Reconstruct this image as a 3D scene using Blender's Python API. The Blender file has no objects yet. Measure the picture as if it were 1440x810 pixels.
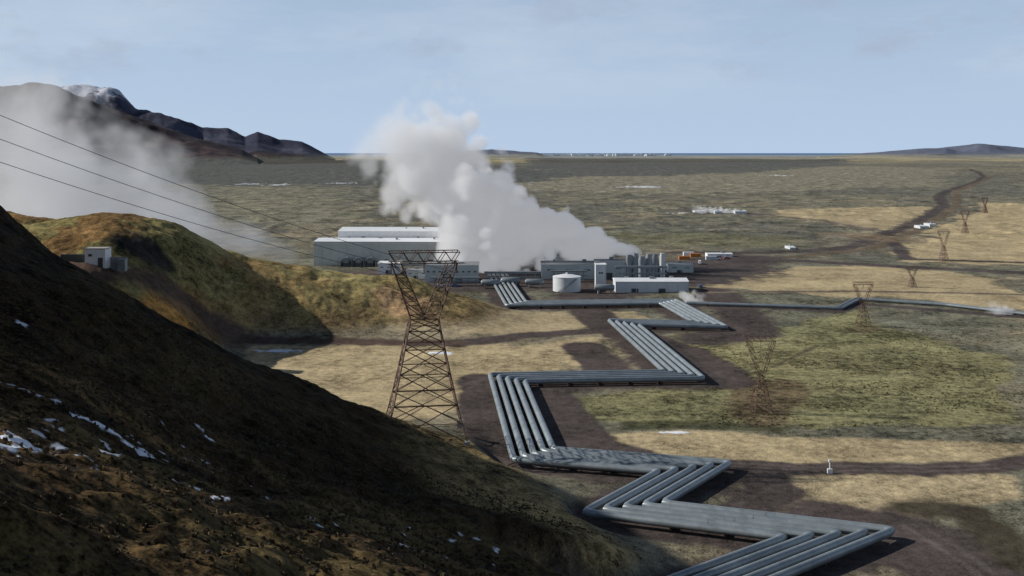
import bpy, math, random, bmesh
import numpy as np
from mathutils import Vector, Matrix
random.seed(4); rng=np.random.default_rng(4)
scene=bpy.context.scene
EYE=70.0; F=1400.0
def S(a,b,z=0.0):
    """image pixel (column a, row b) -> plan position at level z"""
    Y=(EYE-z)*F/(b-215.0); return ((a-720.0)*Y/F, Y)
def smooth(a,b,x):
    t=np.clip((x-a)/(b-a),0,1); return t*t*(3-2*t)
def vnoise(x,y,seed=0):
    xi=np.floor(x).astype(np.int64); yi=np.floor(y).astype(np.int64)
    fx=x-xi; fy=y-yi; fx=fx*fx*(3-2*fx); fy=fy*fy*(3-2*fy)
    def h(i,j):
        n=(i*374761393+j*668265263+seed*144665917)&0xffffffff
        n=((n^(n>>13))*1274126177)&0xffffffff
        n=(n^(n>>16))&0xffffff
        return n/float(0xffffff)
    a=h(xi,yi);b=h(xi+1,yi);c=h(xi,yi+1);d=h(xi+1,yi+1)
    return (a*(1-fx)+b*fx)*(1-fy)+(c*(1-fx)+d*fx)*fy
def fbm(x,y,oct=4,seed=0):
    s=0;a=.5;t=0
    for i in range(oct):
        s=s+a*vnoise(x,y,seed+i*7); t+=a; a*=.5
        x,y=(x*1.62+y*1.18+3.1),(y*1.62-x*1.18+7.7)
    return s/t
class RBF:
    def __init__(s,pts):
        p=np.array(pts,float); s.p=p[:,:2]; n=len(p)
        d=np.sqrt(((s.p[:,None]-s.p[None])**2).sum(2)+9)
        A=np.zeros((n+3,n+3)); A[:n,:n]=-d-np.eye(n)*1.0
        A[:n,n]=1;A[:n,n+1:]=s.p;A[n,:n]=1;A[n+1:,:n]=s.p.T
        s.w=np.linalg.solve(A,np.r_[p[:,2],0,0,0]); s.n=n
    def __call__(s,x,y):
        r=s.w[s.n]+s.w[s.n+1]*x+s.w[s.n+2]*y
        for i in range(s.n):
            r=r-s.w[i]*np.sqrt((x-s.p[i,0])**2+(y-s.p[i,1])**2+9.0)
        return r
near=RBF([(-103,200,57),(-85,208,42.5),(-64,215,30),(-48,225,20),(-30,235,9),(-10,244,1),(20,203,-1),(14,196,2),(26,170,1),(33,146,1),
 (-46,90,49),(-33,110,36),(-16,125,25),(0,120,21),(20,142,11),(4,160,11),(-20,40,53),(0,100,27),(-10,70,42),(20,100,16),(40,100,5),
 (-100,260,22),(-60,270,3),(-30,270,-3),(-94,340,-2),(0,300,-3),(50,250,-3),(-60,330,-3),(80,180,-3),(-75,150,52),(-60,170,40),(-30,190,17),(-45,145,33),
 (-160,118,128),(-160,150,124),(-160,200,112),(-160,240,98),(-160,272,74),(-160,300,48),(-158,325,30),(-160,92,76),(-128,160,82),(-125,215,76),(-210,180,135),(-95,110,57),(-90,85,53),(-110,50,58),(-200,350,40),(-128,250,45),  # unseen ridge on the left, raised to throw shade across the slope
 (-62,44,84),(-60,62,58),(-70,25,84),  # unseen knoll, added to shade the near left corner
 (0,0,67),(-25,0,70),(30,0,60),(0,30,56),(30,50,38),(60,100,-1),(60,0,48),(0,-60,80),(80,-60,60),(-80,-60,95),(120,60,0),(120,150,-4),(-51,100,49.5),(-10,170,11)])
mound=RBF([(-193,400,41.4),(-163,400,46),(-138,410,41),(-116,415,27),(-92,430,22),(-50,440,16.5),(-21,430,7),(6,415,0),
 (-103,368,0),(-44,384,0),(9,408,-1),(-70,360,-2),(-124,335,24),(-139,330,33.5),(-112,350,13),(-216,420,47.5),(-130,300,12),(-160,300,25),(-94,340,-2),
 (-190,480,20),(-130,480,8),(-90,490,0),(-50,490,-2),(0,470,-3),(-150,540,-4),(-230,540,0),(-260,440,30),(50,420,-4),(-300,500,-2),(20,360,-4),(-20,340,-4),
 (-152,345,35),(-165,350,36),(-148,365,41),(-130,380,36),(-108,390,17),(-75,400,12),(-45,410,9),(-20,405,4)])
def smax(a,b,k=2.0):
    h=np.clip(.5+.5*(a-b)/k,0,1); return b*(1-h)+a*h+k*h*(1-h)
def segd(x,y,pts):
    d=np.full(x.shape,1e9)
    for (ax,ay),(bx,by) in zip(pts[:-1],pts[1:]):
        vx,vy=bx-ax,by-ay; L=vx*vx+vy*vy+1e-9
        t=np.clip(((x-ax)*vx+(y-ay)*vy)/L,0,1)
        d=np.minimum(d,np.hypot(x-ax-t*vx,y-ay-t*vy))
    return d
def polysd(x,y,pts):
    d=segd(x,y,pts+[pts[0]]); ins=np.zeros(x.shape,bool)
    n=len(pts)
    for i in range(n):
        ax,ay=pts[i];bx,by=pts[(i+1)%n]
        c=((ay>y)!=(by>y))&(x<(bx-ax)*(y-ay)/(by-ay+1e-12)+ax); ins^=c
    return np.where(ins,d,-d)
PATH=[(9,141),(59,179),(21.5,192),(40,217),(5,226),(-1.5,303),(53,307),(45,402),(79,397),(72,458),(2,452),(-8,560)]
RID=[ # skyline profile in image pixels, distance, front width, back width, noise
 ([(-900,140),(-300,118),(-60,128),(0,126),(40,121),(80,128),(120,136),(170,152),(215,168),(260,186),(300,198),(340,208),(365,222)],7600,1500,1600,1),
 ([(-300,150),(60,135),(95,120),(125,115),(150,117),(170,127),(190,150),(225,157),(250,166),(285,181),(320,182),(345,192),(362,184),(395,194),(425,197),(446,209),(470,222)],10500,1700,2500,2),
 ([(640,222),(655,211),(690,209),(755,214),(780,222)],17000,1500,2000,3),
 ([(1150,219),(1230,214),(1290,209),(1330,208),(1345,212),(1420,216),(1500,215),(1800,210)],15000,2500,2000,4),
 ([(1270,218),(1310,208),(1350,203),(1375,200),(1400,203),(1440,208),(1520,209),(1800,205)],24000,3000,3000,5)]
def height(x,y,detail=True):
    x=np.asarray(x,float); y=np.asarray(y,float)
    z=np.zeros(x.shape); r=np.hypot(x,y)
    def sub(fn,w):
        o=np.zeros(x.shape); i=w>0
        if i.any(): o[i]=fn(x[i],y[i])*w[i]
        return o
    wn=(1-smooth(300,380,y))*(1-smooth(110,200,x))*smooth(-420,-230,x)*smooth(-400,-150,y)
    zn=sub(near,wn)
    wm=smooth(285,300,y)*(1-smooth(540,600,y))*(1-smooth(40,90,x))*smooth(-420,-300,x)
    zm=sub(mound,wm)
    n1=fbm(x/28,y/28,4,11)-.5; n2=fbm(x/5.5,y/5.5,4,5)-.5; n3=fbm(x/1.7,y/1.7,3,9)-.5
    zn=smax(zn,zm,3.0)
    near_p=(r<700)&(x>-80)&(x<150)
    dp=sub(lambda a,b:segd(a,b,PATH),near_p.astype(float)); dp=np.where(near_p,dp,99)
    z=smax(zn,np.zeros(x.shape),2.5)-.62
    flat=smooth(7.5,14,dp)
    hill=smooth(1,8,z)
    z=z*flat
    if detail:
        loc=np.clip(1-(r-600)/500,0,1)
        z=z+flat*(n1*(.5+3.2*hill)*loc + n2*(.35+1.9*hill)*loc + n3*(.12+.65*hill)*np.clip(1-(r-150)/150,0,1))
        lump=np.clip((r-900)/2500,0,1)*(1-smooth(30000,45000,r))
        z=z+lump*(fbm(x/260,y/500,3,21)-.5)*14*np.clip(r/5000,.6,1.4)
        md=np.clip((r-650)/300,0,1)*(1-smooth(4000,6000,r))
        z=z+md*np.maximum(fbm(x/16,y/30,3,23)-.5,0)*6
        z=z-.1
    farm=y>3000
    if farm.any():
        xf=x[farm];yf=y[farm];zf=z[farm];u=xf/yf
        for tab,D,wf,wb,sd in RID:
            p=np.array(tab,float)
            top=np.interp(u*F+720,p[:,0],p[:,1],left=230,right=230)
            top=EYE+(215-top)*D/F
            t=(yf-D)+(fbm(xf/900,yf/900,3,70+sd)-.5)*wf*.7; f=np.where(t<0,np.exp(-(np.abs(t)/wf)**1.4*1.3),np.exp(-(t/wb)**2))
            nn=fbm(xf/(wf*.3),yf/(wf*.3),6,40+sd)
            gul=np.abs(fbm(xf/(wf*.22),yf/(wf*.3),5,60+sd)-.5)*2
            m=np.clip(top,0,None)*f*(1+(gul-.3)*(.7*(1-f)+.10)+(nn-.5)*(1.0*(1-f)+.24))
            zf=np.where(u<9,np.maximum(zf,m-8),zf)
        z=z.copy(); z[farm]=zf
    return z
def hz(x,y): return float(height(np.array([x]),np.array([y]),False)[0])

# ---------- terrain sheet ----------
us=np.arange(-.56,.5601,.00135); az=np.arctan(us)
rest=np.linspace(az[-1],2*math.pi+az[0],130)[1:-1]
az=np.r_[az,rest]; NA=len(az)
rs=[.5]
while rs[-1]<28: rs.append(rs[-1]*1.12+.1)
while rs[-1]<130: rs.append(rs[-1]+.34)
while rs[-1]<260: rs.append(rs[-1]+.45)
while rs[-1]<1000: rs.append(rs[-1]*1.003)
while rs[-1]<5500: rs.append(rs[-1]*1.009)
while rs[-1]<12000: rs.append(rs[-1]*1.006)
while rs[-1]<30000: rs.append(rs[-1]*1.012)
while rs[-1]<250000: rs.append(rs[-1]*1.06)
rs=np.array(rs); NR=len(rs)
A,R=np.meshgrid(az,rs); X=(R*np.sin(A)).ravel(); Y=(R*np.cos(A)).ravel()
Z=height(X,Y)
RR=R.ravel()
nA=fbm(X/60,Y/60,4,101); nB=fbm(X/9,Y/9,4,103); nC=fbm(X/400,Y/900,4,105); nD=fbm(X/2.2,Y/2.2,3,107)
col=np.empty((len(X),3)); mott=np.full(len(X),.8)
def rgb(c): return np.array(c,float)[None,:]
moss=rgb((.20,.178,.078)); moss2=rgb((.38,.285,.135)); mossd=rgb((.095,.084,.042))
k=smooth(.35,.65,nA)[:,None]; col[:]=moss*(1-k)+moss2*k
k=(smooth(.5,.75,nB)*.45)[:,None]; col=col*(1-k)+mossd*k
def mix(mask,c,m=None,idx=None):
    if idx is None:
        idx=np.where(mask>.003)[0]; mask=mask[idx]
    q=mask[:,None]; col[idx]=col[idx]*(1-q)+np.array(c)[None,:]*q
    if m is not None: mott[idx]=mott[idx]*(1-mask)+m*mask
k=smooth(800,2000,RR); mix(k*.8,(.36,.30,.155))
mix(smooth(.44,.54,nC)*smooth(1200,2000,RR)*.6,(.15,.13,.08))
mix(smooth(.50,.60,fbm(X/45,Y/110,4,109))*smooth(500,900,RR)*(1-smooth(6000,9000,RR))*.6,(.10,.09,.056))
mix(smooth(.56,.64,fbm(X/14,Y/26,4,119))*smooth(400,700,RR)*(1-smooth(2500,4000,RR))*.5,(.08,.074,.044))
def poly(pts,c,warp=1.0,m=None,amt=1.0):
    w=[S(*p) for p in pts]; xs=[p[0] for p in w]; ys=[p[1] for p in w]
    pad=.15*max(max(ys)-min(ys),max(xs)-min(xs))+20
    idx=np.where((X>min(xs)-pad)&(X<max(xs)+pad)&(Y>min(ys)-pad)&(Y<max(ys)+pad))[0]
    x=X[idx];y=Y[idx]; sc=y/400.
    d=polysd(x,y,w)+((fbm(x/14,y/22,4,len(pts)*3+int(w[0][1])%50)-.5)*22+(fbm(x/50,y/90,3,3)-.5)*26+(fbm(x/220,y/420,3,13)-.5)*40*np.clip(sc-3,0,1))*warp*np.clip(sc,.6,6)
    mk=smooth(-1.5,3.5,d/np.clip(sc,.5,6))*amt
    mix(mk,c,m,idx)
GOLD=(.78,.58,.275); GOLD2=(.70,.52,.25)
poly([(330,482),(560,480),(820,482),(835,500),(800,520),(700,525),(650,545),(660,560),(560,590),(430,560),(350,510)],GOLD,m=.5)
poly([(640,470),(700,445),(790,440),(815,455),(790,468)],GOLD2,m=.4)
poly([(530,430),(640,420),(660,462),(560,470)],GOLD2,m=.4,amt=.6)
poly([(850,612),(960,603),(1100,612),(1440,622),(1500,640),(1440,652),(1100,650),(900,640)],GOLD,m=.5,warp=.4)
poly([(1090,672),(1200,665),(1300,660),(1430,668),(1440,700),(1300,725),(1180,725),(1080,715)],GOLD2,m=.6,warp=.4)
poly([(1000,405),(1050,385),(1120,374),(1250,377),(1440,392),(1480,440),(1350,428),(1200,418)],GOLD,m=.4)
poly([(1040,300),(1120,294),(1330,290),(1320,305),(1230,325),(1150,312)],GOLD,m=.4,amt=.9)
poly([(1380,285),(1500,285),(1500,375),(1300,368),(1250,355),(1290,335)],GOLD,m=.4)
poly([(700,250),(1050,236),(1240,234),(1330,238),(1300,262),(1000,275),(720,268)],(.42,.36,.21),amt=.7)
poly([(810,436),(900,436),(910,450),(830,450)],GOLD2,m=.4)
poly([(280,262),(460,262),(520,300),(420,330),(300,300)],(.32,.28,.14),amt=.7)
poly([(-100,230),(250,228),(520,224),(760,234),(760,254),(500,264),(280,260),(-100,262)],(.05,.047,.038),amt=.92,warp=1.6)
poly([(740,222),(1200,224),(1150,238),(900,248),(740,250)],(.065,.062,.05),amt=.88,warp=1.6)
poly([(-200,214),(1600,216),(1600,226),(-200,232)],(.12,.125,.12),amt=.6,warp=.3)
poly([(800,330),(1100,330),(1180,352),(900,345)],(.15,.14,.075),amt=.6)
poly([(980,470),(1200,440),(1300,470),(1440,500),(1440,600),(1150,600),(830,590),(815,560),(1000,545)],(.21,.195,.085),amt=.65,m=1.0)
poly([(1010,560),(1040,535),(1110,540),(1130,570),(1110,600),(1050,600)],(.10,.065,.042),amt=.7,warp=.8)
poly([(870,593),(980,588),(1110,600),(1100,609),(960,603),(870,606)],(.05,.05,.025),amt=.85,warp=.3)
poly([(1170,462),(1230,458),(1270,466),(1230,472),(1180,470)],(.11,.08,.05),amt=.7,warp=.5)
H=Z.copy()
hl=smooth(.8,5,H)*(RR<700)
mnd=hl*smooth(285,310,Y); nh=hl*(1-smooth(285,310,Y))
g=fbm(X/16,Y/16,4,77)
mix(mnd,(.22,.13,.05),.8)
mix(mnd*smooth(.42,.58,g)*smooth(4,20,H)*.9,(.21,.18,.07))
mix(mnd*smooth(-160,-60,X)*.55,(.30,.25,.115))
mix(mnd*smooth(12,4,H)*smooth(.4,.55,nB)*.6,(.13,.085,.05))
def loc(x0,y0,r): return np.where((np.abs(X-x0)<r)&(np.abs(Y-y0)<r))[0]
def blob(a,b,z,r,c,amt,m=None):
    x0,y0=S(a,b,z); i=loc(x0,y0,r*2.5); d=np.hypot(X[i]-x0,(Y[i]-y0)*.8)+ (nB[i]-.5)*r*1.3
    mix((1-smooth(r*.5,r,d))*amt,c,m,i)
blob(235,385,30,16,(.46,.22,.06),.85); blob(265,380,28,12,(.38,.19,.06),.7)
blob(575,425,8,13,(.46,.29,.16),.75); blob(200,345,36,12,(.035,.033,.033),.95,.5); blob(90,352,38,12,(.035,.033,.033),.95,.5)
mix(nh,(.028,.019,.010),1.0)  # dark moss and lava, darkened further to deepen the slope's shade
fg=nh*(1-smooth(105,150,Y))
mix(fg*.8,(.055,.036,.018)); mix(fg*smooth(.46,.6,g)*.8,(.12,.085,.034)); mix(fg*smooth(.55,.7,nB)*.6,(.15,.09,.037))  # brown moss patches, coloured lighter only where the foreground is lit
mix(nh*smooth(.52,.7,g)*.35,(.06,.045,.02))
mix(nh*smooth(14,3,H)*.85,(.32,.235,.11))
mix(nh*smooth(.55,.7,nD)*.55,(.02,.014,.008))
nF=np.zeros(len(X)); i_=np.where(RR<260)[0]; nF[i_]=fbm(X[i_]/.7,Y[i_]/.7,3,111); 
def seedsnow(a,b,z,rx,ry,amt=1):
    x0,y0=S(a,b,z); i=loc(x0,y0,max(rx,ry)*2.2); d=np.hypot((X[i]-x0)/rx,(Y[i]-y0)/ry)+(nB[i]-.5)*1.3+(nD[i]-.5)*1.6+(nF[i]-.5)*1.8*(RR[i]<250)
    mix((1-smooth(.55,.75,d))*amt,(.72,.75,.82),.1,i)
seedsnow(40,640,49,6,3.5); seedsnow(5,625,49,5,3); seedsnow(15,672,49,3,2)
for i in range(14): seedsnow(20+i*13,532+i*6,49-.4*i,1.6,1.2,.9)
for i in range(90):
    a=random.uniform(40,700); b=random.uniform(600+ a*.12,800); seedsnow(a,b,46-a*.03,.6,.6,.8)
for i in range(14): seedsnow(random.uniform(20,330),random.uniform(470,560),45,.8,.8,.8)
seedsnow(392,491,0,9,2.5); seedsnow(620,494,0,6,2.5); seedsnow(940,608,0,4.5,1.3)
seedsnow(970,385,0,5,12)
for a,b,rx,ry in [(350,259,30,70),(390,260,25,70),(960,300,22,18),(900,264,60,60),(590,262,30,50),(480,258,40,40),(1090,246,60,60)]:
    seedsnow(a,b,0,rx,ry,.6)
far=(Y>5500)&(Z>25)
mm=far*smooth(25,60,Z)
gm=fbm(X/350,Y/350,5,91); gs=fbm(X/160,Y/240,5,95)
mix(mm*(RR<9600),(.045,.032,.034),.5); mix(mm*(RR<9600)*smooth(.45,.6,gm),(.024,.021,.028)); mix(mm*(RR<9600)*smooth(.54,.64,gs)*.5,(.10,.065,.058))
mix(mm*(RR>9200)*(RR<14500),(.04,.042,.066),.4); mix(mm*(RR>9200)*(RR<14500)*smooth(.5,.6,gm)*.6,(.08,.085,.118)); mix(mm*(RR>=14500),(.12,.135,.18),.2)  # farther ridges tinted bluer, aerial haze put into the colour
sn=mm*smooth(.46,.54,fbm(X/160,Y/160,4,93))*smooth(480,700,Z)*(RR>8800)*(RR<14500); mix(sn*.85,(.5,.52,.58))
k=smooth(5500,24000,RR)*(1-mm); mix(k*.8,(.22,.26,.31),.2)  # distance haze painted into the far plain's colour
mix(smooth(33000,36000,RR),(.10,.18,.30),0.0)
def road(pts,w,c=(.076,.061,.056),z=0,soft=1.2,amt=1.0,world=False,m=.45):
    P=pts if world else [S(p[0],p[1],p[2] if len(p)>2 else z) for p in pts]
    xs=[p[0] for p in P]; ys=[p[1] for p in P]; pad=w+30
    idx=np.where((X>min(xs)-pad)&(X<max(xs)+pad)&(Y>min(ys)-pad)&(Y<max(ys)+pad))[0]
    x=X[idx];y=Y[idx]; d=segd(x,y,P)+(fbm(x/5,y/5,3,33)-.5)*soft*2.4
    mix((1-smooth(w-soft,w+soft,d))*amt,c,m,idx)
road(PATH,10.5,world=True,soft=2.5)
road([(672,528),(680,600),(700,640)],6); road([(765,545),(800,590),(835,628),(900,645)],7)
road([(820,632),(900,648),(1060,655),(1130,660),(1200,658),(1300,660),(1400,655),(1480,640)],4.2)
road([(1060,660),(1090,690),(1050,715)],6); road([(1160,725),(1240,740),(1330,760),(1420,830)],9.5,soft=2.5); road([(1255,745),(1330,800),(1400,860)],9,soft=2)
road([(1290,712),(1360,722),(1440,790)],5,(.06,.05,.035),soft=2)
road([(880,470),(960,490),(1010,520),(1020,535)],9); road([(820,430),(850,455),(880,470)],9); road([(1000,410),(1040,440),(1060,470),(990,475)],11,soft=3)
road([(820,485),(850,510),(860,525)],8); road([(640,478,1),(760,470),(850,465),(900,470)],5.5)
road([(132,374,33),(180,395,26),(250,430,15),(320,452,7),(400,468,3),(500,476,1),(640,478,1)],5.0,(.09,.062,.05),soft=2)
road([(132,392,28),(230,450,11),(320,478,2)],9,(.10,.065,.045),soft=3,amt=.7)
for o_ in (-3,3):
    road([(880,647+o_),(1060,655+o_),(1130,660+o_),(1200,658+o_),(1300,660+o_),(1400,655+o_)],.5,(.12,.10,.09),soft=.4,amt=.7)
road([(1265,735),(1350,790),(1420,840)],.6,(.12,.10,.09),soft=.4,amt=.6); road([(1285,730),(1375,790),(1440,840)],.6,(.12,.10,.09),soft=.4,amt=.6)
DK=(.078,.064,.06)
road([(1365,238),(1384,248),(1368,258),(1335,268),(1320,277),(1328,290),(1305,305),(1262,325),(1225,340),(1180,352),(1080,356),(950,356)],9,DK,soft=4)
road([(1400,246),(1345,270),(1345,290),(1320,308),(1290,325),(1230,350),(1120,362),(1000,366)],6,(.13,.10,.07),soft=3)
road([(1440,385),(1300,377),(1200,372),(1100,366),(980,366)],8,DK,soft=3); road([(1255,340),(1275,365),(1440,370)],5,DK,soft=2)
road([(1050,300),(1160,312),(1230,325)],6,(.15,.12,.10),soft=3); road([(1440,415),(1200,410),(1000,412)],3,(.15,.12,.09))
road([(1180,330),(1260,338)],22,(.20,.15,.10),soft=8,amt=.7)
road([(960,296),(1060,302)],22,(.11,.10,.09),soft=8)
road([(560,395),(700,385),(860,378),(960,380)],55,DK,soft=12); road([(860,400),(960,385),(1040,365)],30,DK,soft=10)
road([(820,420),(900,405),(990,395)],16,DK,soft=5); road([(640,405),(760,402),(840,410)],14,DK,soft=5)
road([(960,428),(1180,440),(1206,428),(1440,447)],4,DK); road([(1085,515),(1150,485)],1.0,(.11,.09,.055),soft=.8)
N=NR*NA
v=np.empty((N,3),np.float32); v[:,0]=X;v[:,1]=Y;v[:,2]=Z
i=np.arange(NR-1)[:,None]*NA; j=np.arange(NA)[None,:]; j2=(j+1)%NA
q=np.stack([i+j,i+j2,i+NA+j2,i+NA+j],-1).reshape(-1,4)[:, ::-1]
me=bpy.data.meshes.new("ground"); me.vertices.add(N); me.vertices.foreach_set("co",v.ravel())
me.loops.add(q.size); me.loops.foreach_set("vertex_index",q.ravel().astype(np.int32))
me.polygons.add(len(q)); me.polygons.foreach_set("loop_start",np.arange(0,q.size,4,dtype=np.int32))
me.polygons.foreach_set("use_smooth",np.ones(len(q),bool))
me.update(calc_edges=True)
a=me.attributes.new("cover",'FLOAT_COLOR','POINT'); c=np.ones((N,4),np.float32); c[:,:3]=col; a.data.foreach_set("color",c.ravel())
a=me.attributes.new("mottle",'FLOAT','POINT'); a.data.foreach_set("value",mott.astype(np.float32))
ground=bpy.data.objects.new("ground",me); scene.collection.objects.link(ground)

# ---------- materials ----------
def newmat(n):
    m=bpy.data.materials.new(n); m.use_nodes=True; return m,m.node_tree.nodes,m.node_tree.links
def ground_mat():
    m,n,l=newmat("moss_grass_gravel"); b=n["Principled BSDF"]; b.inputs["Roughness"].default_value=.95; b.inputs["Specular IOR Level"].default_value=.05
    at=n.new("ShaderNodeAttribute"); at.attribute_name="cover"; mo=n.new("ShaderNodeAttribute"); mo.attribute_name="mottle"
    g=n.new("ShaderNodeNewGeometry")
    def noise(sc,det,rough=.6):
        t=n.new("ShaderNodeTexNoise"); t.inputs["Scale"].default_value=sc; t.inputs["Detail"].default_value=det; t.inputs["Roughness"].default_value=rough
        l.new(g.outputs["Position"],t.inputs["Vector"]); return t.outputs["Fac"]
    def M(op,a,b_,cl=False):
        t=n.new("ShaderNodeMath"); t.operation=op; t.use_clamp=cl
        for i,v in enumerate((a,b_)):
            if isinstance(v,(int,float)): t.inputs[i].default_value=v
            else: l.new(v,t.inputs[i])
        return t.outputs[0]
    f=noise(2.2,5,.72); c2=noise(.035,8,.78); c3=noise(.4,4,.72)
    s=M('ADD',M('MULTIPLY',M('SUBTRACT',f,.5),3.8),M('ADD',M('MULTIPLY',M('SUBTRACT',c2,.5),5.0),M('MULTIPLY',M('SUBTRACT',c3,.5),3.4)))
    k=M('MAXIMUM',M('ADD',M('MULTIPLY',s,M('ADD',mo.outputs["Fac"],.1)),1.0),.15)
    vm=n.new("ShaderNodeVectorMath"); vm.operation='SCALE'; l.new(at.outputs["Color"],vm.inputs[0]); l.new(k,vm.inputs["Scale"])
    l.new(vm.outputs[0],b.inputs["Base Color"])
    bp=n.new("ShaderNodeBump"); bp.inputs["Strength"].default_value=.6; bp.inputs["Distance"].default_value=.4
    l.new(M('MULTIPLY',M('ADD',f,M('MULTIPLY',c3,1.5)),M('ADD',mo.outputs["Fac"],.1)),bp.inputs["Height"]); l.new(bp.outputs[0],b.inputs["Normal"])
    return m
me.materials.append(ground_mat())
def pm(name,c,rough=.6,metal=0,var=.25,scale=.6,spec=.4):
    m,n,l=newmat(name); b=n["Principled BSDF"]; b.inputs["Roughness"].default_value=rough; b.inputs["Metallic"].default_value=metal; b.inputs["Specular IOR Level"].default_value=spec
    t=n.new("ShaderNodeTexNoise"); t.inputs["Scale"].default_value=scale; t.inputs["Detail"].default_value=4; t.inputs["Roughness"].default_value=.7
    g=n.new("ShaderNodeNewGeometry"); l.new(g.outputs["Position"],t.inputs["Vector"])
    r=n.new("ShaderNodeValToRGB"); e=r.color_ramp.elements; e[0].position=.3;e[1].position=.7
    e[0].color=tuple(x*(1-var) for x in c)+(1,); e[1].color=tuple(min(1,x*(1+var)) for x in c)+(1,)
    l.new(t.outputs["Fac"],r.inputs[0]); l.new(r.outputs[0],b.inputs["Base Color"]); return m
M_pipe=pm("aluminium_cladding",(.23,.265,.285),.42,.35,.25,.25,.4)
M_conc=pm("concrete",(.30,.29,.27),.9); M_white=pm("white_paint",(.76,.77,.78),.6,var=.08); M_grey=pm("grey_cladding",(.50,.54,.52),.6,var=.1,scale=.1)
M_lgrey=pm("light_cladding",(.56,.59,.61),.5,var=.1,scale=.1); M_dark=pm("dark_glass",(.06,.07,.08),.3); M_roof=pm("roof_metal",(.70,.72,.74),.5,var=.08,scale=.1)
M_droof=pm("dark_roofing",(.20,.21,.22),.7)
M_rust=pm("weathered_steel",(.11,.062,.045),.8); M_galv=pm("galvanised_steel",(.18,.11,.095),.7); M_steel=pm("grey_steel",(.22,.25,.27),.5,.3)
M_wire=pm("cable",(.05,.05,.055),.6); M_orange=pm("orange_paint",(.5,.19,.04),.6); M_red=pm("red_paint",(.35,.04,.03),.4); M_blue=pm("blue_paint",(.08,.14,.3),.4); M_tyre=pm("rubber",(.02,.02,.02),.9)
M_stack=pm("stack_grey",(.26,.29,.32),.6,var=.1)

# ---------- mesh helpers ----------
class MB:
    def __init__(s): s.v=[];s.f=[];s.m=[]
    def box(s,cx,cy,z0,w,d,h,rot=0,mi=0,top=(1,1)):
        b=len(s.v);c,sn=math.cos(rot),math.sin(rot)
        for k,(zz,sx,sy) in enumerate([(z0,1,1),(z0+h,top[0],top[1])]):
            for x,y in [(-.5,-.5),(.5,-.5),(.5,.5),(-.5,.5)]:
                X_=x*w*sx;Y_=y*d*sy; s.v.append((cx+X_*c-Y_*sn,cy+X_*sn+Y_*c,zz))
        for f in [(3,2,1,0),(4,5,6,7),(0,1,5,4),(1,2,6,5),(2,3,7,6),(3,0,4,7)]: s.f.append([b+i for i in f]); s.m.append(mi)
    def tube(s,pts,r,n=10,mi=0,cap=True):
        pts=[Vector(p) for p in pts]; b0=len(s.v); N=len(pts); rr=r if isinstance(r,(list,tuple)) else [r]*N
        for i,p in enumerate(pts):
            d0=(p-pts[i-1]).normalized() if i else (pts[1]-p).normalized()
            d1=(pts[i+1]-p).normalized() if i<N-1 else d0
            t=(d0+d1); t=t.normalized() if t.length>1e-4 else d0
            up=Vector((0,0,1)) if abs(d0.z)<.9 else Vector((1,0,0))
            sd=d0.cross(up).normalized(); u2=sd.cross(d0).normalized()
            for k in range(n):
                a=2*math.pi*k/n; q=sd*math.cos(a)*rr[i]+u2*math.sin(a)*rr[i]
                q=q-d0*(q.dot(t)/max(.25,d0.dot(t)))
                s.v.append(tuple(p+q))
        for i in range(N-1):
            for k in range(n):
                k2=(k+1)%n; a=b0+i*n; s.f.append([a+k,a+k2,a+n+k2,a+n+k]); s.m.append(mi)
        if cap:
            s.f.append([b0+k for k in range(n)]); s.m.append(mi); s.f.append([b0+(N-1)*n+k for k in range(n)][::-1]); s.m.append(mi)
    def obj(s,name,mats,parent=None,smooth_=False):
        me=bpy.data.meshes.new(name); me.from_pydata(s.v,[],s.f); 
        for m in mats: me.materials.append(m)
        me.polygons.foreach_set("material_index",s.m)
        bm=bmesh.new(); bm.from_mesh(me); bmesh.ops.recalc_face_normals(bm,faces=bm.faces); bm.to_mesh(me); bm.free()
        if smooth_:
            me.polygons.foreach_set("use_smooth",[True]*len(me.polygons)); me.set_sharp_from_angle(angle=math.radians(50))
        o=bpy.data.objects.new(name,me); scene.collection.objects.link(o)
        if parent: o.parent=parent
        return o
def empty(name):
    o=bpy.data.objects.new(name,None); scene.collection.objects.link(o); return o

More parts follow.
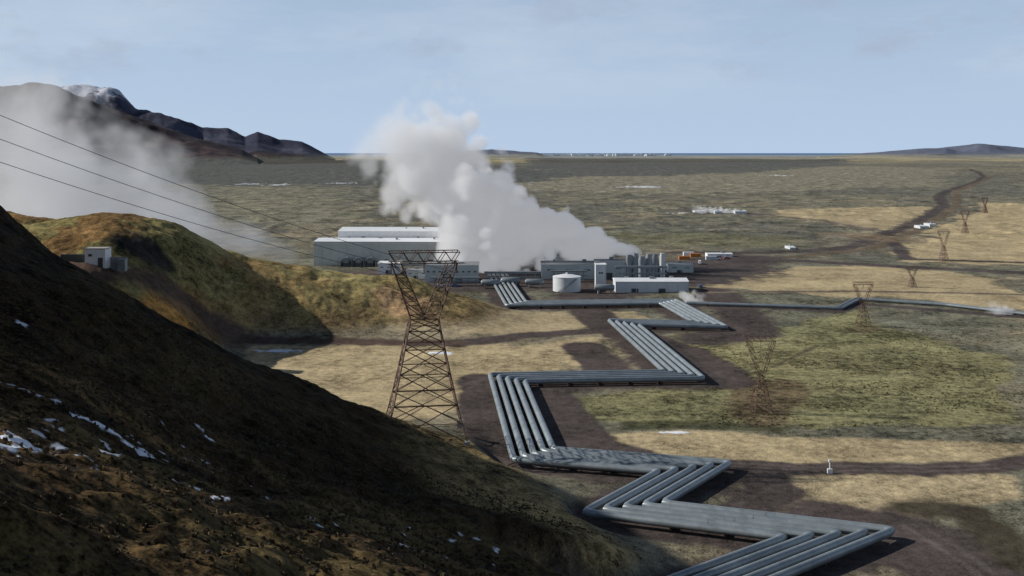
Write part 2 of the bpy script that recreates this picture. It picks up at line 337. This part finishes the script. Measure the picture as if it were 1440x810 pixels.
# ---------- pipelines ----------
def offset(path,o):
    out=[];n=len(path)
    for i in range(n):
        p=Vector(path[i])
        d0=(p-Vector(path[i-1])).normalized() if i else (Vector(path[1])-p).normalized()
        d1=(Vector(path[i+1])-p).normalized() if i<n-1 else d0
        n0=Vector((-d0.y,d0.x)); n1=Vector((-d1.y,d1.x)); m=(n0+n1).normalized()
        out.append(p+m*o/max(.35,m.dot(n0)))
    return out
def pipeline(path,k,sp,rad,zc,name="steam_pipeline"):
    root=empty(name)
    for i in range(k):
        mb=MB(); pl=offset(path,(i-(k-1)/2)*sp)
        pts=[(p.x,p.y,zc) for p in pl]
        q=[pts[0]]
        for a,b,c in zip(pts[:-2],pts[1:-1],pts[2:]):
            A_,B_,C_=Vector(a),Vector(b),Vector(c); d=1.6
            q+= [tuple(B_+(A_-B_).normalized()*d), tuple(B_*.5+(B_+(A_-B_).normalized()*d)*.25+(B_+(C_-B_).normalized()*d)*.25), tuple(B_+(C_-B_).normalized()*d)]
        q.append(pts[-1]); mb.tube(q,rad,14)
        for a,b in zip(pts[:-1],pts[1:]):
            A_,B_=Vector(a),Vector(b); L=(B_-A_).length; nn=max(1,int(L/19))
            for j in range(1,nn):
                c=A_+(B_-A_)*((j+random.uniform(-.12,.12))/nn); dr=(B_-A_).normalized()*.08; mb.tube([c-dr,c+dr],rad*1.03,14)
        mb.obj("pipe_%d"%(i+1),[M_pipe],root,True)
    mb=MB(); W=(k-1)*sp*.92
    for a,b in zip(path[:-1],path[1:]):
        A_,B_=Vector(a),Vector(b); L=(B_-A_).length; nn=max(1,int(L/9)); rot=math.atan2(B_.y-A_.y,B_.x-A_.x)
        for j in range(1,nn):
            c=A_+(B_-A_)*(j/nn); mb.box(c.x,c.y,-.7,.35,W,.7+zc-rad-.02,rot,0)
    if mb.v: mb.obj("supports",[M_rust],root)
    return root
pipeline(PATH,5,2.45,.78,1.5)
pipeline([S(965,430),S(1180,437),S(1206,424),S(1330,432),S(1500,452)],2,2.0,.6,1.3)
pipeline([S(790,388),S(790,378),S(870,378)],3,2.2,.7,3.0)
# ---------- pylons ----------
def pylon(x,y,h,wb,ww,zwf,wt,rot,thick,mat,base=None):
    z0=hz(x,y)-1.2 if base is None else base
    h=h+ (1.2 if base is None else 0)
    root=empty("transmission_tower"); mb=MB(); c,s=math.cos(rot),math.sin(rot)
    def P(a,b,z): return (x+a*c-b*s,y+a*s+b*c,z0+z)
    def st(p,q,t=thick): mb.tube([p,q],t,4,cap=False)
    zw=h*zwf; sq=[(-1,-1),(1,-1),(1,1),(-1,1)]
    lev=[0,.3,.55,.75,.9,1.0]
    def W(t): return wb+(ww-wb)*t**.9
    for i in range(len(lev)-1):
        t0,t1=lev[i],lev[i+1]; w0,w1=W(t0),W(t1); z_0,z_1=zw*t0,zw*t1
        for k in range(4):
            a=sq[k];b=sq[(k+1)%4]
            st(P(a[0]*w0,a[1]*w0,z_0),P(a[0]*w1,a[1]*w1,z_1),thick*1.4)
            st(P(a[0]*w0,a[1]*w0,z_0),P(b[0]*w1,b[1]*w1,z_1)); st(P(b[0]*w0,b[1]*w0,z_0),P(a[0]*w1,a[1]*w1,z_1))
            st(P(a[0]*w1,a[1]*w1,z_1),P(b[0]*w1,b[1]*w1,z_1))
            if i<2:
                m0=((a[0]+b[0])/2,(a[1]+b[1])/2); wm=(w0+w1)/2; zm_=(z_0+z_1)/2
                st(P(a[0]*wm,a[1]*wm,zm_),P(b[0]*wm,b[1]*wm,zm_),thick*.7)
                st(P(a[0]*wm,a[1]*wm,zm_),P(m0[0]*w1,m0[1]*w1,z_1),thick*.7);st(P(b[0]*wm,b[1]*wm,zm_),P(m0[0]*w1,m0[1]*w1,z_1),thick*.7)
    dt=ww*.8; zb=h-h*.06
    for sx in (-1,1):
        n=4; xo=[ww+(wt*.93-ww)*i/n for i in range(n+1)]; xi=[ (wt*.66)*i/n for i in range(n+1)]
        zz=[zw+(zb-zw)*i/n for i in range(n+1)]; yy=[ww+(dt-ww)*i/n for i in range(n+1)]
        for sy in (-1,1):
            for i in range(n):
                st(P(sx*xo[i],sy*yy[i],zz[i]),P(sx*xo[i+1],sy*yy[i+1],zz[i+1]),thick*1.2)
                st(P(sx*xi[i],sy*yy[i],zz[i]),P(sx*xi[i+1],sy*yy[i+1],zz[i+1]))
                st(P(sx*xi[i],sy*yy[i],zz[i]),P(sx*xo[i+1],sy*yy[i+1],zz[i+1]),thick*.8); st(P(sx*xi[i+1],sy*yy[i+1],zz[i+1]),P(sx*xo[i+1],sy*yy[i+1],zz[i+1]),thick*.8)
        for i in range(n):
            st(P(sx*xo[i+1],-yy[i+1],zz[i+1]),P(sx*xo[i+1],yy[i+1],zz[i+1]),thick*.8)
    n=10
    for i in range(n):
        x0=-wt+2*wt*i/n; x1=-wt+2*wt*(i+1)/n
        for sy in (-1,1):
            for z in (zb,h): st(P(x0,sy*dt,z),P(x1,sy*dt,z))
            st(P(x0,sy*dt,zb if i%2 else h),P(x1,sy*dt,h if i%2 else zb),thick*.8)
        for z in (zb,h): st(P(x1,-dt,z),P(x1,dt,z),thick*.7)
    mb.obj("lattice",[mat],root)
    ins=MB(); tips=[]
    for xx in (-wt*.93,0,wt*.93):
        p=P(xx,0,zb); L=h*.06; ins.tube([p,(p[0],p[1],p[2]-L)],thick*1.2,6); tips.append((p[0],p[1],p[2]-L))
    ins.obj("insulators",[M_wire],root)
    ft=MB()
    for a in sq: p=P(a[0]*wb,a[1]*wb,0); ft.box(p[0],p[1],p[2]-1.5,wb*.14,wb*.14,1.8)
    ft.obj("footings",[M_conc],root)
    return tips
def wire(a,b,sag,r):
    pts=[]
    for i in range(25):
        t=i/24; pts.append((a[0]+(b[0]-a[0])*t,a[1]+(b[1]-a[1])*t,a[2]+(b[2]-a[2])*t-4*sag*t*(1-t)))
    WB.tube(pts,r,5)
WB=MB()
mx,my=-20.5,232
t0=pylon(mx,my,47.0-hz(mx,my),9.2,3.2,.64,8.2,math.radians(8),.12,M_rust)
tl=pylon(-128,118,38,6,2.4,.66,20,math.radians(80),.17,M_rust,base=66)
for a,b in zip(t0,sorted(tl,key=lambda p:p[1])): wire(a,b,4.0,.055)
tips=[]
for (a,b,hp,wtp) in [(1070,578,105,22),(1214,460,62,15),(1283,405,30,9),(1327,368,44,9),(1357,330,34,7),(1385,300,22,5)]:
    x,y=S(a,b); k=y/F; tips.append(pylon(x,y,hp*k,wtp*k*.66,wtp*k*.18,.5,wtp*k,math.radians(5),max(.06,.17*k),M_rust if b>450 else M_galv))
for p,q in zip(tips[:-1],tips[1:]):
    for a,b in zip(p,q): wire(a,b,3.0,.03)
WB.obj("power_lines",[M_wire])

# ---------- buildings ----------
def place(name,parts,mats):
    root=empty(name)
    for pn,mb in parts: mb.obj(pn,mats,root)
    return root
MATS=[M_grey,M_lgrey,M_white,M_dark,M_roof,M_conc,M_steel,M_droof]
def shed(name,x0,x1,yf,dep,h,wall=0,roof=4,rot=0,pitch=.0,wins=6,ribs=True,z=0,doors=1,stripe=True):
    cx=(x0+x1)/2; w=x1-x0; cy=yf+dep/2; c,s=math.cos(rot),math.sin(rot)
    def L(a,b): return (cx+a*c-b*s, cy+a*s+b*c)
    W_,R_,D_,T_=MB(),MB(),MB(),MB()
    W_.box(cx,cy,z-1,w,dep,h+1,rot,wall)
    b=len(R_.v); o=.35; rz=z+h+.02
    for (a,bb,zz) in [(-w/2-o,-dep/2-o,rz),(w/2+o,-dep/2-o,rz),(w/2+o,dep/2+o,rz),(-w/2-o,dep/2+o,rz),(-w/2-o,0,rz+.4+pitch*dep/2),(w/2+o,0,rz+.4+pitch*dep/2)]:
        p=L(a,bb); R_.v.append((p[0],p[1],zz))
    for f in [(0,1,5,4),(2,3,4,5),(1,2,5),(3,0,4),(3,2,1,0)]: R_.f.append([b+i for i in f]); R_.m.append(roof)
    if ribs:
        n=max(2,int(w/5))
        for i in range(n+1):
            p=L(-w/2+w*i/n,-dep/2-.1); T_.box(p[0],p[1],z,.25,.18,h-.1,rot,wall)
    if stripe:
        p=L(0,-dep/2-.06); T_.box(p[0],p[1],z+h*.9,w-.5,.1,h*.05,rot,1)
    for i in range(wins):
        a=-w/2+w*(i+.5)/wins; p=L(a,-dep/2-.04); D_.box(p[0],p[1],z+h*.58,w/wins*.4,.12,h*.08,rot,3)
    for i in range(doors):
        a=-w/2+w*(i+.7)/(doors+.4)*.9; p=L(a,-dep/2-.07); D_.box(p[0],p[1],z,min(3.4,w*.2),.16,min(4,h*.35),rot,3)
    V_=MB(); nv=max(1,int(w/11))
    for i in range(nv):
        p=L(-w/2+(i+.5)*w/nv+random.uniform(-2,2),dep*random.uniform(-.2,.3)); V_.box(p[0],p[1],z+h,random.uniform(.8,2.4),1.8,random.uniform(.8,1.6)+pitch*dep*.3,rot,6)
    parts=[("walls",W_),("roof",R_)]
    if T_.v: parts.append(("trim",T_))
    if D_.v: parts.append(("windows_doors",D_))
    parts.append(("roof_vents",V_))
    return place(name,parts,MATS)
yh=S(0,374)[1]
hx0=(442-720)*yh/F; hx1=(672-720)*yh/F
hall=shed("turbine_hall",hx0,hx1,yh,28,15.0,0,4,math.radians(-2),.05,wins=0,doors=3)
shed("turbine_hall_upper_storey",hx0+10,hx1-6,yh+29.2,30,19.2,2,4,math.radians(-2),.08,wins=0,doors=0,stripe=False)
mb=MB()
for a in (486,503,520):
    x=(a-720)*(yh-9)/F; n=8
    for i in range(n):
        t=math.pi*(i+.5)/n; mb.box(x+2.9*math.cos(t),yh-4.2,-.5,1.1,6,3.5+3.0*math.sin(t),0,6)
    mb.box(x,yh-7.5,0,3.4,.3,2.6,0,3)
place("air_intake_annex",[("arched_intakes",mb)],MATS)
def atb(a0,a1,b,hp,dep,name,**kw):
    x0,y=S(a0,b); x1,_=S(a1,b); return shed(name,x0,x1,y,dep,hp*y/F,**kw)
atb(532,562,385,15,12,"white_annex_building",wall=2,wins=3)
atb(598,672,397,24,18,"office_building",wall=0,wins=9,doors=2,roof=7)
atb(572,600,392,12,9,"workshop_building",wall=1,wins=3,roof=7)
atb(676,760,372,22,26,"separator_building",wall=0,wins=4,roof=7)
atb(762,838,392,20,20,"cooling_water_building",wall=0,wins=3,doors=2,roof=7)
atb(752,800,380,17,14,"pump_house",wall=0,wins=2,roof=7)
atb(838,852,403,31,8,"lift_shaft_building",wall=1,wins=1,doors=0,stripe=False)
atb(866,968,411,15,14,"valve_house",wall=1,roof=4,wins=0,doors=2,pitch=.1)
atb(838,880,392,24,14,"steam_hall",wall=0,wins=2,roof=7)
atb(940,975,384,12,12,"service_building",wall=0,wins=2,roof=7)
atb(995,1030,362,5,8,"site_hut",wall=2,wins=3,stripe=False)
atb(770,856,352,14,30,"cooling_tower_hall",wall=0,roof=7,wins=0)
for a in range(690,860,24):
    x,y=S(a,362); k=y/F; root=empty("cooling_tower_cell"); mb=MB(); mb.box(x,y+8,-.5,9.5,12,8); mb.box(x,y+1.9,1,8.5,.2,4,0,1); mb.obj("casing",[M_grey,M_dark],root)
    mb=MB(); mb.tube([(x,y+8,7.5),(x,y+8,8.6),(x,y+8,10.6)],[3.6,3.1,3.5],18); mb.obj("fan_stack",[M_lgrey],root,True)
for a,b,hp,wp in [(884,392,34,4.5),(893,392,36,4.5),(902,394,34,5),(912,392,35,4.8),(921,390,33,4),(931,393,37,4)]:
    x,y=S(a,b); k=y/F; mb=MB(); h=hp*k; r=wp*k*.85
    mb.tube([(x,y,-1),(x,y,h*.9)],r,18); mb.tube([(x,y,h*.9),(x,y,h)],r*.8,18,mi=0)
    for zz in (.25,.5,.75): mb.tube([(x,y,h*zz),(x,y,h*zz+.3)],r*1.05,18)
    mb.box(x+r,y-.3,0,.4,.4,h)
    root=empty("steam_silencer_stack"); mb.obj("shell",[M_stack if a<925 else M_lgrey],root,True)
    lb=MB(); lb.box(x,y,-1,r*2.6,r*2.6,2.2); lb.obj("plinth",[M_conc],root)
def gantry(a,b,w,h,n):
    x,y=S(a,b); mb=MB(); 
    for zz in (h,h*.6): mb.box(x,y,zz,w,.4,.4); mb.box(x,y+3,zz,w,.4,.4)
    for i in range(n):
        for q in (0,3): mb.box(x-w/2+w*(i+.5)/n,y+q,-.5,.35,.35,h+.5)
    for q in (.6,1.4,2.3): mb.tube([(x-w/2,y+q,h+.75),(x+w/2,y+q,h+.75)],.33,8)
    mb.obj("pipe_gantry",[M_steel])
gantry(902,398,28,8,6); gantry(720,398,30,5,6); gantry(800,396,20,5,5); gantry(640,402,26,3.5,6)
x,y=S(797,408); k=y/F; r=19.5*k; h=19*k; root=empty("storage_tank"); mb=MB()
mb.tube([(x,y,-.5),(x,y,h)],r,40); mb.tube([(x,y,h),(x,y,h+.25)],r*1.02,40); mb.obj("shell",[M_lgrey],root,True)
mb=MB(); mb.tube([(x,y,h+.25),(x,y,h+1.5)],[r*1.0,.6],40); mb.tube([(x,y,h+1.4),(x,y,h+2.1)],.5,10); mb.obj("roof",[M_roof],root,True)
mb=MB()
for i in range(14):
    t=-2.2+i*.1; mb.box(x+(r+.5)*math.cos(t),y+(r+.5)*math.sin(t),i*h/14,.9,.9,.2)
    mb.box(x+(r+.9)*math.cos(t),y+(r+.9)*math.sin(t),i*h/14,.08,.08,1.2)
mb.obj("stairs",[M_steel],root)
for a,b,rr,hh in [(690,405,2.0,3),(718,402,2.2,4),(850,412,2.0,3),(752,404,2.0,3.5)]:
    x,y=S(a,b); root=empty("separator_vessel"); mb=MB(); mb.tube([(x-5,y,2.8),(x-4.2,y,2.8),(x+4.2,y,2.8),(x+5,y,2.8)],[rr*.5,rr*.8,rr*.8,rr*.5],14); mb.obj("drum",[M_steel],root,True)
    mb=MB(); mb.box(x-3,y,-.5,.8,rr*1.4,2.4); mb.box(x+3,y,-.5,.8,rr*1.4,2.4); mb.obj("saddles",[M_conc],root)
xc,yc=S(138,366,34); zc=hz(xc,yc)
mb=MB(); mb.box(xc,yc,zc-3,6.8,5,7.4,0,2); mb.box(xc,yc,zc+4.42,7.1,5.3,.3,0,5)
m2=MB(); m2.box(xc+1.8,yc-2.55,zc-2,1.6,.16,3.6,0,3); m2.box(xc-1.6,yc-2.55,zc+2.0,1.2,.12,.8,0,3)
m3=MB(); m3.box(xc+6.6,yc+.8,zc-3,5.6,.8,4.4,0,7); m3.box(xc-8.5,yc+1,zc-3,9,.6,5.4,0,3); m3.box(xc+8.6,yc-1.2,zc-3,2.4,2.0,4.0,0,6)
place("concrete_portal_building",[("walls",mb),("openings",m2),("retaining_walls",m3)],MATS)
for a,b,w,hp in [(985,300,16,3),(1010,301,9,4),(1042,301,16,4),(1300,322,12,4),(1312,320,9,5),(1115,352,8,4)]:
    atb(a-w/2,a+w/2,b,hp,14,"borehole_station",wall=1,roof=4,wins=2,stripe=False)
mb=MB()
for i in range(320):
    a=random.gauss(830,50); D=random.uniform(21000,30000); x=(a-720)*D/F
    mb.box(x,D,-5,random.uniform(60,200),120,random.uniform(30,58),0,random.choice([0,1,1]))
mb.obj("distant_town",[M_white,M_lgrey])
def car(x,y,rot,mat,L=4.6,H=1.5,van=False):
    z=hz(x,y)-.05; root=empty("parked_van" if van else "parked_car"); c,s=math.cos(rot),math.sin(rot)
    def P(a,b): return x+a*c-b*s,y+a*s+b*c
    b=MB(); b.box(x,y,z+.35,L,1.85,H*.42,rot,0,(.97,.92))
    if van: p=P(-.3,0); b.box(p[0],p[1],z+.35+H*.42,L*.84,1.7,H*.7,rot,0,(.93,.9))
    b.obj("body",[mat],root)
    g=MB(); p=P(-.2 if not van else L*.36,0); g.box(p[0],p[1],z+.36+H*.42,L*.55 if not van else L*.18,1.66,H*.36,rot,0,(.7,.82)); g.obj("cabin",[M_dark],root)
    w=MB()
    for a in (-L*.3,L*.3):
        for q in (-.9,.9):
            p=P(a,q); w.tube([(p[0]+s*.12,p[1]-c*.12,z+.35),(p[0]-s*.12,p[1]+c*.12,z+.35)],.35,12)
    w.obj("wheels",[M_tyre],root)
for a,b,r,m,v in [(1008,366,.2,M_white,0),(1022,365,.2,M_red,0),(984,372,1.4,M_white,1),(955,398,.3,M_white,1),(985,405,1.5,M_blue,0),(560,402,.2,M_red,0),(620,402,.1,M_white,0),(640,403,.1,M_blue,0)]:
    x,y=S(a,b); car(x,y,r,m,H=1.6,van=bool(v),L=5.8 if v else 4.6)
def container(a,b,mat,L=7,rot=0):
    x,y=S(a,b); root=empty("shipping_container"); mb=MB(); mb.box(x,y,-.3,L,2.6,2.9,rot,0)
    n=18
    for i in range(n): mb.box(x-(L/2)+(i+.5)*L/n,y-1.34,.05,L/n*.5,.1,2.4,0,0)
    mb.box(x,y,2.61,L+.1,2.7,.12,rot,0); mb.obj("corrugated_body",[mat],root)
for a,b,m in [(978,362,M_orange),(968,360,M_white),(962,366,M_orange),(1000,366,M_lgrey)]: container(a,b,m)
x,y=S(1167,665); mb=MB(); mb.tube([(x,y,-.3),(x,y,2.6)],.14,8); mb.box(x,y,-.2,1.1,.6,1.1); mb.box(x,y,2.4,.5,.4,.5); mb.obj("monitoring_post",[M_white])
# rocks
mb=MB()
def rock(x,y,z,r):
    b=len(mb.v); n=6
    for lv,(zz,q) in enumerate([(-.3,.9),(.3,1.),(.8,.5)]):
        for k in range(n):
            a=2*math.pi*k/n+lv*.4; rr=r*q*random.uniform(.7,1.2); mb.v.append((x+rr*math.cos(a),y+rr*math.sin(a)*.8,z+zz*r*random.uniform(.8,1.1)))
    for lv in (0,1):
        for k in range(n): a=b+lv*n; mb.f.append([a+k,a+(k+1)%n,a+n+(k+1)%n,a+n+k]); mb.m.append(0)
    mb.f.append([b+2*n+k for k in range(n)]); mb.m.append(0)
xs=rng.uniform(-70,25,2000); ys=rng.uniform(35,170,2000); zs=height(xs,ys); dd=segd(xs,ys,PATH)
for x,y,z,d in zip(xs,ys,zs,dd):
    if d>18: rock(x,y,z,random.uniform(.06,.22))
mb.obj("rocks",[pm("lava_rock",(.045,.036,.027),.95)])
def tufts(name,xs,ys,smin,smax_,colr,dmin,up=1.0):
    V=[];Fc=[]; zs=height(xs,ys); dd=segd(xs,ys,PATH)
    for x,y,z,d in zip(xs,ys,zs,dd):
        if d<dmin: continue
        s_=random.uniform(smin,smax_)
        for q in range(4):
            a=random.uniform(0,6.28); dx,dy=math.cos(a)*s_*.5,math.sin(a)*s_*.5; b=len(V)
            ox,oy=random.uniform(-.3,.3)*s_,random.uniform(-.3,.3)*s_
            V+=[(x+ox-dx,y+oy-dy,z-.05),(x+ox+dx,y+oy+dy,z-.05),(x+ox+dx*.6+dy*.7,y+oy+dy*.6-dx*.7,z+up*s_*random.uniform(.4,.8)),(x+ox-dx*.5+dy*.4,y+oy-dy*.5-dx*.4,z+up*s_*random.uniform(.4,.8))]
            Fc.append([b,b+1,b+2,b+3])
    m_=bpy.data.meshes.new(name); m_.from_pydata(V,[],Fc); m_.materials.append(pm(name+"_leaf",colr,.95,var=.6,scale=.4)); scene.collection.objects.link(bpy.data.objects.new(name,m_))
NT=15000
tufts("grass_tufts",rng.uniform(-75,30,NT),35+rng.uniform(0,1,NT)**.8*150,.15,.38,(.075,.052,.024),19)
hb=rng.uniform(455,600,6000); ha=rng.uniform(830,1460,6000); hy=EYE*F/(hb-215); hx=(ha-720)*hy/F
kk=(fbm(hx/12,hy/12,4,141)>.5)&(hx>hy*.09+30); tufts("heather",hx[kk],hy[kk],.25,.6,(.14,.12,.05),20,.6)

# ---------- steam ----------
def plume(name,p0,p1,r0,r1,dens,nscale,amp=1.5,fade0=.03,fade1=.35,emit=.0,step=.5,edge=3.0,seed=0.,aniso=.0,det=4,puff=0.,K=1.45,core=.85):
    p0=Vector(p0);p1=Vector(p1);L=(p1-p0).length
    mb=MB(); mb.tube([(-r0*.6,0,0),(0,0,0),(L*.5,0,0),(L,0,0),(L+r1*.5,0,0)],[r0*.5,r0*K,(r0+r1)*.5*K,r1*K,r1*.9],20)
    m,n,l=newmat(name+"_vapour"); n.remove(n["Principled BSDF"]); out=n["Material Output"]
    def M(op,a,b_=0.0,cl=False):
        t=n.new("ShaderNodeMath"); t.operation=op; t.use_clamp=cl
        for i,v in enumerate((a,b_)):
            if isinstance(v,(int,float)): t.inputs[i].default_value=v
            else: l.new(v,t.inputs[i])
        return t.outputs[0]
    tc=n.new("ShaderNodeTexCoord"); sp=n.new("ShaderNodeSeparateXYZ"); l.new(tc.outputs["Object"],sp.inputs[0])
    mp=n.new("ShaderNodeMapping"); mp.inputs["Location"].default_value=(seed,seed*1.3,0); l.new(tc.outputs["Object"],mp.inputs[0])
    ns=n.new("ShaderNodeTexNoise"); ns.inputs["Scale"].default_value=nscale; ns.inputs["Detail"].default_value=det; ns.inputs["Roughness"].default_value=.55
    l.new(mp.outputs[0],ns.inputs["Vector"])
    t=M('DIVIDE',sp.outputs[0],L)
    Rr=M('ADD',M('MULTIPLY',t,r1-r0),r0)
    rad=M('DIVIDE',M('SQRT',M('ADD',M('MULTIPLY',sp.outputs[1],sp.outputs[1]),M('MULTIPLY',sp.outputs[2],sp.outputs[2]))),Rr)
    q=M('ADD',M('SUBTRACT',core,rad),M('MULTIPLY',M('SUBTRACT',ns.outputs["Fac"],.5),amp*2))
    if puff:
        wv=n.new("ShaderNodeVectorMath"); wv.operation='MULTIPLY_ADD'; l.new(ns.outputs["Color"],wv.inputs[0]); wv.inputs[1].default_value=(12,12,12); l.new(mp.outputs[0],wv.inputs[2])
        vo=n.new("ShaderNodeTexVoronoi"); vo.feature='F1'; vo.inputs["Scale"].default_value=nscale*1.7
        l.new(wv.outputs[0],vo.inputs["Vector"]); q=M('ADD',q,M('MULTIPLY',M('SUBTRACT',.5,vo.outputs["Distance"]),puff))
    f0=M('MULTIPLY',M('ADD',t,fade0),1/max(fade0*2,.001),True); f1=M('DIVIDE',M('SUBTRACT',1.05,t),fade1,True)
    d=M('MULTIPLY',M('MULTIPLY',q,edge,True),M('MULTIPLY',M('MULTIPLY',f0,f1),dens))
    v=n.new("ShaderNodeVolumePrincipled"); v.inputs["Color"].default_value=(.985,.985,.99,1); v.inputs["Anisotropy"].default_value=aniso
    l.new(d,v.inputs["Density"])
    if emit: 
        v.inputs["Emission Color"].default_value=(.95,.96,1,1); l.new(M('MULTIPLY',d,emit),v.inputs["Emission Strength"])  # faint glow standing in for light scattered many times inside the steam
    l.new(v.outputs[0],out.inputs["Volume"])
    try: m.cycles.volume_step_rate=step; m.cycles.emission_sampling='NONE'
    except Exception as e: print(e)
    o=mb.obj(name,[m]); o.location=p0; o.rotation_mode='QUATERNION'; o.rotation_quaternion=(p1-p0).normalized().to_track_quat('X','Z')
    return o
def at(a,b,D): return ((a-720)*D/F,D,EYE-(b-215)*D/F)
plume("steam_plume",at(898,355,600),at(630,318,590),3.6,35,.5,.045,.9,fade0=.05,fade1=.3,emit=.2,step=.6,edge=3.5,puff=1.1,core=.85)
plume("steam_plume",at(730,345,612),at(545,175,612),28,37,.26,.034,1.0,fade0=.15,fade1=.85,emit=.2,step=.6,seed=30,edge=3,puff=1.1,core=.85)
plume("steam_plume",at(405,358,520),at(-60,195,560),8,74,.05,.024,1.3,fade0=.1,fade1=.4,emit=.2,step=1.2,seed=70,edge=1.6,det=3)
plume("steam_plume",at(955,412,468),at(985,425,460),1.5,5,.25,.3,1.5,emit=.2,fade1=.6,seed=9,det=2,step=1)
plume("steam_plume",at(1048,299,1150),at(975,296,1150),3,7,.2,.2,1.5,emit=.2,fade1=.6,seed=19,det=2,step=1)
plume("steam_plume",at(1440,446,430),at(1390,432,430),1.5,4,.2,.3,1.5,emit=.2,fade1=.6,seed=29,det=2,step=1)

# ---------- light ----------
el=math.radians(29); azs=math.radians(-78)
sd=Vector((math.sin(azs)*math.cos(el),math.cos(azs)*math.cos(el),math.sin(el)))
sl=bpy.data.lights.new("sun",'SUN'); sl.energy=5; sl.angle=math.radians(.5); sl.color=(1,.955,.875)
so=bpy.data.objects.new("sun",sl); scene.collection.objects.link(so); so.rotation_mode='QUATERNION'; so.rotation_quaternion=sd.to_track_quat('Z','Y'); so.location=(0,0,300)
w=bpy.data.worlds.new("World"); scene.world=w; w.use_nodes=True; n=w.node_tree.nodes; l=w.node_tree.links
def WM(op,a,b_=0.0,cl=False):
    t=n.new("ShaderNodeMath"); t.operation=op; t.use_clamp=cl
    for i,v in enumerate((a,b_)):
        if isinstance(v,(int,float)): t.inputs[i].default_value=v
        else: l.new(v,t.inputs[i])
    return t.outputs[0]
bg=n["Background"]; sk=n.new("ShaderNodeTexSky"); sk.sky_type='NISHITA'; sk.sun_disc=False; sk.sun_elevation=el; sk.sun_rotation=azs
sk.air_density=1.0; sk.dust_density=.3; sk.ozone_density=2.5; sk.altitude=100
bg.inputs[1].default_value=.055
tc=n.new("ShaderNodeTexCoord"); sp=n.new("ShaderNodeSeparateXYZ"); l.new(tc.outputs["Generated"],sp.inputs[0])
hzv=n.new("ShaderNodeMix"); hzv.data_type='RGBA'; l.new(sk.outputs[0],hzv.inputs[6]); hzv.inputs[7].default_value=(8.8,11.3,15.0,1)
l.new(WM('MULTIPLY',WM('SUBTRACT',1.0,WM('MULTIPLY',WM('ABSOLUTE',sp.outputs[2]),1.7),True),.93),hzv.inputs[0])
def cloud(scale,sc,p0,p1,amt,colr,prev,lo,hi,seed):
    mp=n.new("ShaderNodeMapping"); mp.inputs["Scale"].default_value=scale; mp.inputs["Location"].default_value=(seed,seed,seed); l.new(tc.outputs["Generated"],mp.inputs[0])
    ns=n.new("ShaderNodeTexNoise"); ns.inputs["Scale"].default_value=sc; ns.inputs["Detail"].default_value=8; ns.inputs["Roughness"].default_value=.62; l.new(mp.outputs[0],ns.inputs["Vector"])
    rp=n.new("ShaderNodeValToRGB"); rp.color_ramp.elements[0].position=p0; rp.color_ramp.elements[0].color=(0,0,0,1); rp.color_ramp.elements[1].position=p1; rp.color_ramp.elements[1].color=(amt,)*3+(1,); l.new(ns.outputs["Fac"],rp.inputs[0])
    band=WM('MULTIPLY',WM('MULTIPLY',WM('SUBTRACT',sp.outputs[2],lo),25.0,True),WM('MULTIPLY',WM('SUBTRACT',hi,sp.outputs[2]),25.0,True))
    mx_=n.new("ShaderNodeMix"); mx_.data_type='RGBA'; l.new(WM('MULTIPLY',rp.outputs[0],band),mx_.inputs[0]); l.new(prev,mx_.inputs[6]); mx_.inputs[7].default_value=colr
    return mx_.outputs[2]
c1=cloud((2,2,9),1.0,.42,.7,.6,(11.6,12.8,14.6,1),hzv.outputs[2],.04,.6,3.3)
c2=cloud((6,6,14),1.6,.53,.68,.45,(7.0,7.8,9.8,1),c1,.05,.22,8.1)
l.new(c2,bg.inputs[0])
# ---------- camera ----------
cd=bpy.data.cameras.new("camera"); co=bpy.data.objects.new("camera",cd); scene.collection.objects.link(co)
co.location=(0,0,EYE); co.rotation_euler=(math.radians(90),0,0); cd.lens=35; cd.sensor_width=36; cd.shift_y=-190/1440; cd.clip_end=400000; cd.clip_start=.5
scene.camera=co
scene.view_settings.view_transform='Standard'; scene.view_settings.look='None'; scene.view_settings.exposure=0
